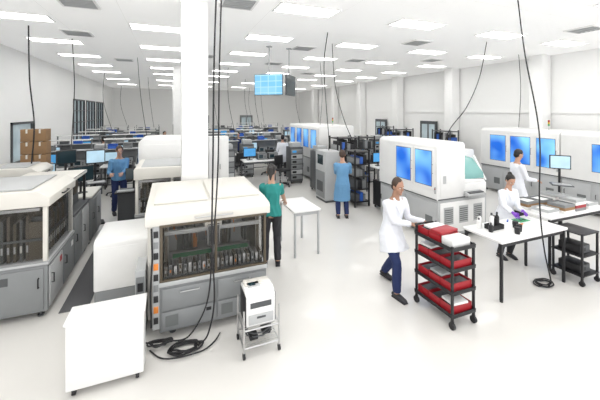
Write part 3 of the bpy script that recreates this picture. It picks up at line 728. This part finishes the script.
cord([(5.5,3.68,4.59),(5.25,3.4,3.6),(5.02,3.05,2.4),(4.98,3.02,1.4),(5.08,3.02,.7),(5.28,3.05,.2)]+coil(5.38,3.2,.13,.09,3,.016,7),.010,'thick black cable hanging from ceiling and coiled under table')
cord([(8.0,6.2,4.59),(7.6,6.1,3.6),(6.9,5.9,2.8),(6.3,5.9,2.2),(6.05,5.9,1.5)],.011,'black cable draped from ceiling to white machine')
cord([(3.5,6.9,4.59),(3.6,7.3,3.9),(3.9,7.8,3.0),(4.35,8.5,1.9),(4.45,8.7,1.51)],.011,'black cable draped from ceiling to gray cabinet')
cord([(4.2,8.0,4.59),(4.3,8.0,3.4),(4.6,8.0,2.4),(5.0,8.0,1.61)],.010,'black cable draped from ceiling to rack')
cord([(-2.92,8.8,4.59),(-2.9,8.8,3.4),(-2.85,8.9,2.4),(-2.9,8.9,1.52)],.015,'black cable hanging from ceiling to machine line')
cord([(-2.4,10.0,4.59),(-2.35,10.0,3.4),(-2.3,9.6,2.2),(-2.25,9.22,1.65)],.010,'black cable hanging from ceiling to monitor')
for k,(x,y,rz) in enumerate(pos):
    if k%3==0:
        cord([(x+.3,y+.25,4.59),(x+.32+.1*math.sin(k),y+.3,3.2),(x+.6,y+.34,1.76)],.009,'black power drop hanging above workbench','workbench power drops',n=4)
for k,(x,y) in enumerate(((5.4,11.3),(10.8,7.2),(10.7,4.6))):
    cord([(x,y,4.59),(x+.1,y,3.4),(x,y,2.155)],.009,'black power drop above machine','machine power drops',n=4)

# ---------------------------------------------------------------- people
def remesh(b,name,voxel,mats,smooth=4,fold=0):
    bmesh.ops.recalc_face_normals(b.bm,faces=b.bm.faces)
    me=bpy.data.meshes.new(name+'_tmp'); b.bm.to_mesh(me); b.bm.free()
    o=bpy.data.objects.new('tmp',me); COL.objects.link(o)
    md=o.modifiers.new('r','REMESH'); md.mode='VOXEL'; md.voxel_size=voxel; md.use_smooth_shade=True
    sm=o.modifiers.new('s','SMOOTH'); sm.factor=.5; sm.iterations=smooth
    dg=bpy.context.evaluated_depsgraph_get()
    out=bpy.data.meshes.new_from_object(o.evaluated_get(dg)); out.name=name
    bpy.data.objects.remove(o); bpy.data.meshes.remove(me)
    out.materials.clear()
    for m in mats: out.materials.append(m)
    for p in out.polygons: p.use_smooth=True
    if fold:
        nr=[v.normal.copy() for v in out.vertices]
        for v,n in zip(out.vertices,nr):
            c=v.co
            d=1-abs(2*abs(noise.noise(Vector((c.x*11,c.y*11,c.z*4+3)))))
            d2=noise.noise(Vector((c.x*7,c.y*7+5,c.z*16)))
            v.co=c+n*((d-.6)*fold+d2*fold*.5)
    return out
def ik(a,t,l1,l2,pole):
    d=t-a; L=d.length
    if L>(l1+l2)*.995: t=a+d.normalized()*(l1+l2)*.995; d=t-a; L=d.length
    x=(l1*l1-l2*l2+L*L)/(2*L); h=math.sqrt(max(l1*l1-x*x,0))
    u=d.normalized(); p=Vector(pole); p=(p-u*p.dot(u)).normalized()
    return a+u*x+p*h,t
def person(label,loc,face_deg,H=1.75,hands=None,feet_=None,lean=(0,0),look=None,outfit='coat',top=COATW,pants=DPANT,skin=SKIN,hair=HAIR,style='short',sleeve='long',voxel=.009,hem=.62,fem=False,curl=.6,drop=0.0,glove=None,handdirs=None):
    t=thing('person',loc,label,'person',0)
    t.rotation_euler=(0,0,math.radians(face_deg)); s=H/1.75; t.scale=(s,s,s)
    Rm=Matrix.Rotation(math.radians(face_deg),4,'Z'); inv=Rm.inverted()
    def L(w): return (inv@(Vector(w)-Vector(loc)))/s
    P=Vector((0,0,.93-drop)); sd=Vector((lean[0],lean[1],1)).normalized(); X=Vector((1,0,0))
    N=P+sd*.52
    nd=(sd*.7+Vector((0,.25,.5))).normalized()
    Hc=N+nd*.175
    fd=Vector(look if look else (0,1,-.1)).normalized()
    up0=(Vector((0,0,1))*.8+sd*.4); hxv=fd.cross(up0).normalized(); hup=hxv.cross(fd).normalized()
    HM=Matrix((hxv,fd,hup)).transposed()
    def hp(x,y,z): return Hc+HM@Vector((x,y,z))
    hl=[-.09,.0,.14,.29,.40,.46,.52]; rx=[.12,.16,.135,.155,.165,.125,.06]; ry=[.09,.11,.095,.11,.10,.075,.055]
    if fem: rx=[.12,.162,.12,.14,.15,.105,.05]
    sw=.175 if not fem else .155
    sh={}; el={}; wr={}; hip={}; kn={}; an={}
    foot_t=feet_ or [None,None]
    for i,sx in enumerate((-1,1)):
        sh[i]=N+X*sx*sw-sd*.085
        tgt=L(hands[i]) if hands and hands[i] is not None else sh[i]+Vector((sx*.06,.06,-.52))
        pole=Vector((sx*.22,-.35,-1.0))
        el[i],wr[i]=ik(sh[i],tgt,.29,.26,pole)
        hip[i]=P+X*sx*.085-Vector((0,0,.04))
        ft=L(foot_t[i]) if foot_t[i] is not None else Vector((sx*.11,0,.0))
        ft=Vector((ft.x,ft.y,ft.z+.09))
        kn[i],an[i]=ik(hip[i],ft,.42,.41,(sx*.05,1,0))
    b=B()
    b.tube([P+sd*h for h in hl],list(zip(rx,ry)),X,20)
    b.tube([N-sd*.05,N+nd*.06,Hc-nd*.03],[.062,.052,.052],X,14)
    b.sph(hp(0,-.008,.025),(.074,.093,.096),HM); b.sph(hp(0,.022,-.045),(.055,.064,.073),HM)
    b.sph(hp(0,.093,-.022),(.012,.02,.018),HM); b.sph(hp(0,.085,.0),(.008,.012,.022),HM); b.sph(hp(0,.068,-.095),(.022,.022,.02),HM)
    b.sph(hp(0,.07,.022),(.05,.018,.01),HM)
    for sx in (-1,1):
        b.sph(hp(sx*.075,-.005,-.01),(.012,.02,.032),HM); b.sph(hp(sx*.035,.056,-.035),(.024,.028,.024),HM)
    hd_={}
    for i,sx in enumerate((-1,1)):
        b.sph(sh[i],(.052,.05,.052))
        b.tube([sh[i]-X*sx*.05,sh[i],(sh[i]+el[i])/2,el[i]],[.05,.05,.044,.036],None,12); b.sph(el[i],.036)
        b.tube([el[i],el[i]*.7+wr[i]*.3,wr[i]],[.036,.038,.026],None,12)
        b.tube([hip[i]+Vector((0,0,.06)),hip[i],(hip[i]+kn[i])/2,kn[i]],[.08,.085,.072,.053],None,14); b.sph(kn[i],.053)
        b.tube([kn[i],kn[i]*.65+an[i]*.35,an[i]],[.051,.053,.036],None,12)
        b.tube([an[i]+Vector((0,-.05,-.055)),an[i]+Vector((0,.05,-.05)),an[i]+Vector((0,.16,-.068))],[(.03,.028),(.04,.028),(.032,.02)],X,12); b.sph(an[i]-Vector((0,0,.02)),(.034,.04,.05))
        fa=(wr[i]-el[i]).normalized(); hd=(fa*.8+Vector((0,.25,-.1))).normalized()
        if handdirs: hd=(inv.to_3x3()@Vector(handdirs[i])).normalized()
        pn=Vector((-sx*.5,0,-1)) if abs(hd.z)<.7 else Vector((-sx,.0,0))
        pn=(pn-hd*pn.dot(hd)).normalized(); side=hd.cross(pn).normalized()
        if side.dot(Vector((-sx,.2,0)))<0: side=-side
        b.tube([wr[i]-hd*.01,wr[i]+hd*.03,wr[i]+hd*.085],[(.026,.02),(.038,.017),(.04,.013)],side,12)
        hd_[i]=(hd,pn,side)
    body=remesh(b,'body',voxel,[skin],3)
    bm=B(); bm.bm.from_mesh(body)
    for i in (0,1):
        hd,pn,side=hd_[i]
        for k,(off,ln) in enumerate(((.031,.072),(.011,.082),(-.010,.076),(-.030,.060))):
            base=wr[i]+hd*.078+side*off
            d1=(hd+pn*curl*.4).normalized(); d2=(hd+pn*curl*1.3).normalized(); d3=(hd*.6+pn*curl*1.8).normalized()
            p1=base+d1*ln*.42; p2=p1+d2*ln*.33; p3=p2+d3*ln*.27
            bm.tube([base,p1,p2,p3,p3+d3*.004],[.0095,.009,.008,.007,.003],None,8)
        base=wr[i]+hd*.025+side*.03; d1=(side*.8+hd*.7+pn*.2).normalized(); d2=(side*.3+hd*.9+pn*.5).normalized()
        p1=base+d1*.035; p2=p1+d2*.03
        bm.tube([base,p1,p2,p2+d2*.005],[.013,.011,.009,.004],None,8)
    if glove:
        for f in bm.bm.faces:
            c=f.calc_center_median()
            if min((c-(wr[i]+hd_[i][0]*.07)).length for i in (0,1))<.13: f.material_index=1
    me=bm.mesh('body',[skin]+([glove] if glove else []),recalc=False); bpy.data.meshes.remove(body)
    part(t,'body',me,skin)
    for sx in (-1,1):
        part(t,'eye',B().sph(hp(sx*.030,.077,.0),(.013,.009,.008),HM,0,10,8).sph(hp(sx*.030,.083,.0),(.006,.005,.006),HM,1,8,6),[EYEW,EYE])
        part(t,'eyebrow',B().tube([hp(sx*.016,.087,.020),hp(sx*.032,.084,.025),hp(sx*.048,.072,.020)],[.002,.003,.0015],None,6),hair)
    part(t,'mouth',B().sph(hp(0,.084,-.066),(.020,.007,.005),HM,0,12,8),LIPS)
    b=B(); b.sph(hp(0,-.02,.035),(.083,.094,.098),HM)
    b.sph(hp(0,-.045,-.015),(.076,.06,.075),HM)
    if style=='bun': b.sph(hp(0,-.09,.1),(.042,.042,.04),HM)
    if style=='tail': b.tube([hp(0,-.1,.05),hp(0,-.15,.0),hp(0,-.14,-.12),hp(0,-.13,-.2)],[.03,.035,.03,.008],hxv,12)
    part(t,'hair',remesh(b,'hair',.010,[hair],2,.005),hair)
    e=.018; vg=.011 if voxel<.0095 else .014; fo=.010 if voxel<.0095 else .007
    b=B(); b.tube([P+sd*h for h in (-.08,0,.06)],[(.13,.10),(.16,.112),(.14,.10)],X,18)
    for i in (0,1):
        th=.088 if outfit=='coat' else .098
        b.tube([hip[i]+Vector((0,0,.03)),hip[i]-Vector((0,0,.02)),(hip[i]+kn[i])/2,kn[i]],[th-.006,th,.082,.070],None,14); b.sph(kn[i],.070)
        b.tube([kn[i],(kn[i]+an[i])/2,an[i]+Vector((0,0,.0))],[.070,.068,.058],None,14)
    part(t,'trousers',remesh(b,'trousers',vg,[pants],3,fo*.7),pants)
    for i in (0,1):
        b=B(); b.tube([an[i]+Vector((0,-.075,-.05)),an[i]+Vector((0,-.03,-.046)),an[i]+Vector((0,.06,-.05)),an[i]+Vector((0,.15,-.06)),an[i]+Vector((0,.19,-.066))],[(.028,.026),(.042,.04),(.046,.036),(.042,.026),(.02,.014)],X,14)
        b.box(an[i].x-.04,an[i].x+.04,an[i].y-.07,an[i].y+.18,an[i].z-.089,an[i].z-.072,0,.006)
        part(t,'shoe',b,SHOE)
    b=B(); rr=[(x_+e,y_+e) for x_,y_ in zip(rx,ry)]
    b.tube([P+sd*h for h in ([-.06]+hl[1:6]+[.495])],[(.165+e,.12+e)]+rr[1:6]+[(.075,.065)],X,22)
    for i,sx in enumerate((-1,1)):
        b.sph(sh[i],(.060,.060,.060))
        if sleeve=='long':
            b.tube([sh[i]-X*sx*.05+sd*.015,sh[i],(sh[i]+el[i])/2,el[i]],[.058,.062,.058,.050],None,14); b.sph(el[i],.050)
            b.tube([el[i],(el[i]+wr[i])/2,wr[i]-(wr[i]-el[i])*.05],[.050,.048,.040],None,14)
        else:
            b.tube([sh[i]-X*sx*.05+sd*.015,sh[i],sh[i]*.35+el[i]*.65],[.058,.063,.058],None,14)
    if outfit=='coat':
        hz=hem
        def legat(z):
            o=[]
            for i in (0,1):
                a_,b_=(hip[i],kn[i]) if z>kn[i].z else (kn[i],an[i])
                q=max(0,min(1,(a_.z-z)/max(a_.z-b_.z,1e-4))); o.append(a_*(1-q)+b_*q)
            return o
        pts=[P+sd*.08]; rads=[(.16,.122)]
        for q in (.15,.45,.75,1.0):
            z=P.z*(1-q)+hz*q; lg=legat(z)
            y0=min(l.y for l in lg)-.125; y1=max(l.y for l in lg)+.125; x1=max(abs(l.x) for l in lg)+.115
            pts.append(Vector(((lg[0].x+lg[1].x)/2,(y0+y1)/2,z))); rads.append((x1,max(.14,(y1-y0)/2)))
        b.tube(pts,rads,X,24)
    part(t,'lab_coat' if outfit=='coat' else 'shirt',remesh(b,'top',vg,[top],4,fo),top)
    if outfit=='coat':
        b=B()
        for sx in (-1,1):
            b.tube([N+Vector((sx*.06,.03,.0)),P+sd*.42+Vector((sx*.05,.118,0)),P+sd*.28+Vector((0,.138,0))],[(.018,.006),(.03,.006),(.006,.004)],X,8)
        part(t,'collar',b,top)
    return t
person('person in white lab coat and navy trousers pushing the bin cart',(3.12,4.02,0),186,1.76,
  hands=[(3.52,3.73,1.04),(3.28,3.73,1.04)],feet_=[(3.22,4.32,.02),(3.02,3.76,0)],lean=(0,.18),look=(0,1,-.18),outfit='coat',top=COATW,pants=NAVY,skin=SKIN2,hair=HAIRB,voxel=.007,hem=.60,drop=.04)
person('person in teal scrubs with dark hair working at a small table',(1.63,5.38,0),-15,1.76,
  hands=[(1.66,5.82,1.02),(2.0,5.72,1.0)],lean=(0,.1),look=(0.1,1,-.5),outfit='shirt',top=SCRUB,pants=DPANT,style='tail',sleeve='short',voxel=.009,fem=True)
person('person in long light blue lab coat standing by the dark racks',(4.02,7.1,0),-20,1.72,
  hands=[(4.1,7.5,1.15),(4.4,7.42,1.1)],look=(.2,1,-.3),outfit='coat',top=COATB,pants=NAVY,hair=HAIRB,voxel=.011,hem=.42)
person('person in white lab coat with dark bun handling parts at table',(5.74,4.08,0),165,1.57,
  hands=[(5.68,3.71,.96),(5.42,3.71,.96)],lean=(0,.18),look=(.1,1,-.7),outfit='coat',top=COATW,pants=DPANT,style='bun',voxel=.007,hem=.66,fem=True,glove=GLOVE)
person('person in white lab coat standing at a monitor beside white machines',(7.62,5.12,0),-115,1.80,
  hands=[(7.95,5.1,1.08),(7.9,4.85,1.08)],look=(0,1,-.3),outfit='coat',top=COATW,pants=DPANT,hair=HAIR,voxel=.010,hem=.55)
person('person in blue shirt standing beside the equipment',(-1.27,9.6,0),-165,1.80,
  hands=[(-1.15,9.22,1.12),(-1.40,9.2,1.12)],lean=(0,.08),look=(0,1,-.4),outfit='shirt',top=COATB,pants=NAVY,hair=HAIRB,sleeve='long',voxel=.011)
person('person in dark shirt standing among the benches',(-2.35,14.0,0),20,1.75,outfit='shirt',top=DPANT,pants=NAVY,voxel=.014)
person('person in blue coat beside the far benches',(-.3,17.0,0),-160,1.72,outfit='coat',top=COATB,pants=NAVY,voxel=.014)
person('person in white lab coat near the far machine row',(7.9,10.2,0),150,1.78,outfit='coat',top=COATW,pants=NAVY,voxel=.014)
person('person in dark shirt standing near the far benches',(2.9,14.9,0),160,1.74,outfit='shirt',top=NAVY,pants=DPANT,voxel=.014)
person('person in white lab coat among the middle benches',(4.3,12.6,0),-30,1.72,outfit='coat',top=COATW,pants=DPANT,voxel=.014)

# ---------------------------------------------------------------- world + camera
w=bpy.data.worlds.new('World'); S.world=w; w.use_nodes=True
w.node_tree.nodes['Background'].inputs[0].default_value=(.99,.99,1.0,1)
w.node_tree.nodes['Background'].inputs[1].default_value=1.2
cam=bpy.data.cameras.new('camera'); co=bpy.data.objects.new('camera',cam); COL.objects.link(co)
co.location=(0,0,2.7); co.rotation_euler=(math.radians(90),0,-math.atan(129/320))
cam.sensor_width=36; cam.lens=320/600*36; cam.shift_y=-89/600; cam.clip_start=.05
S.camera=co
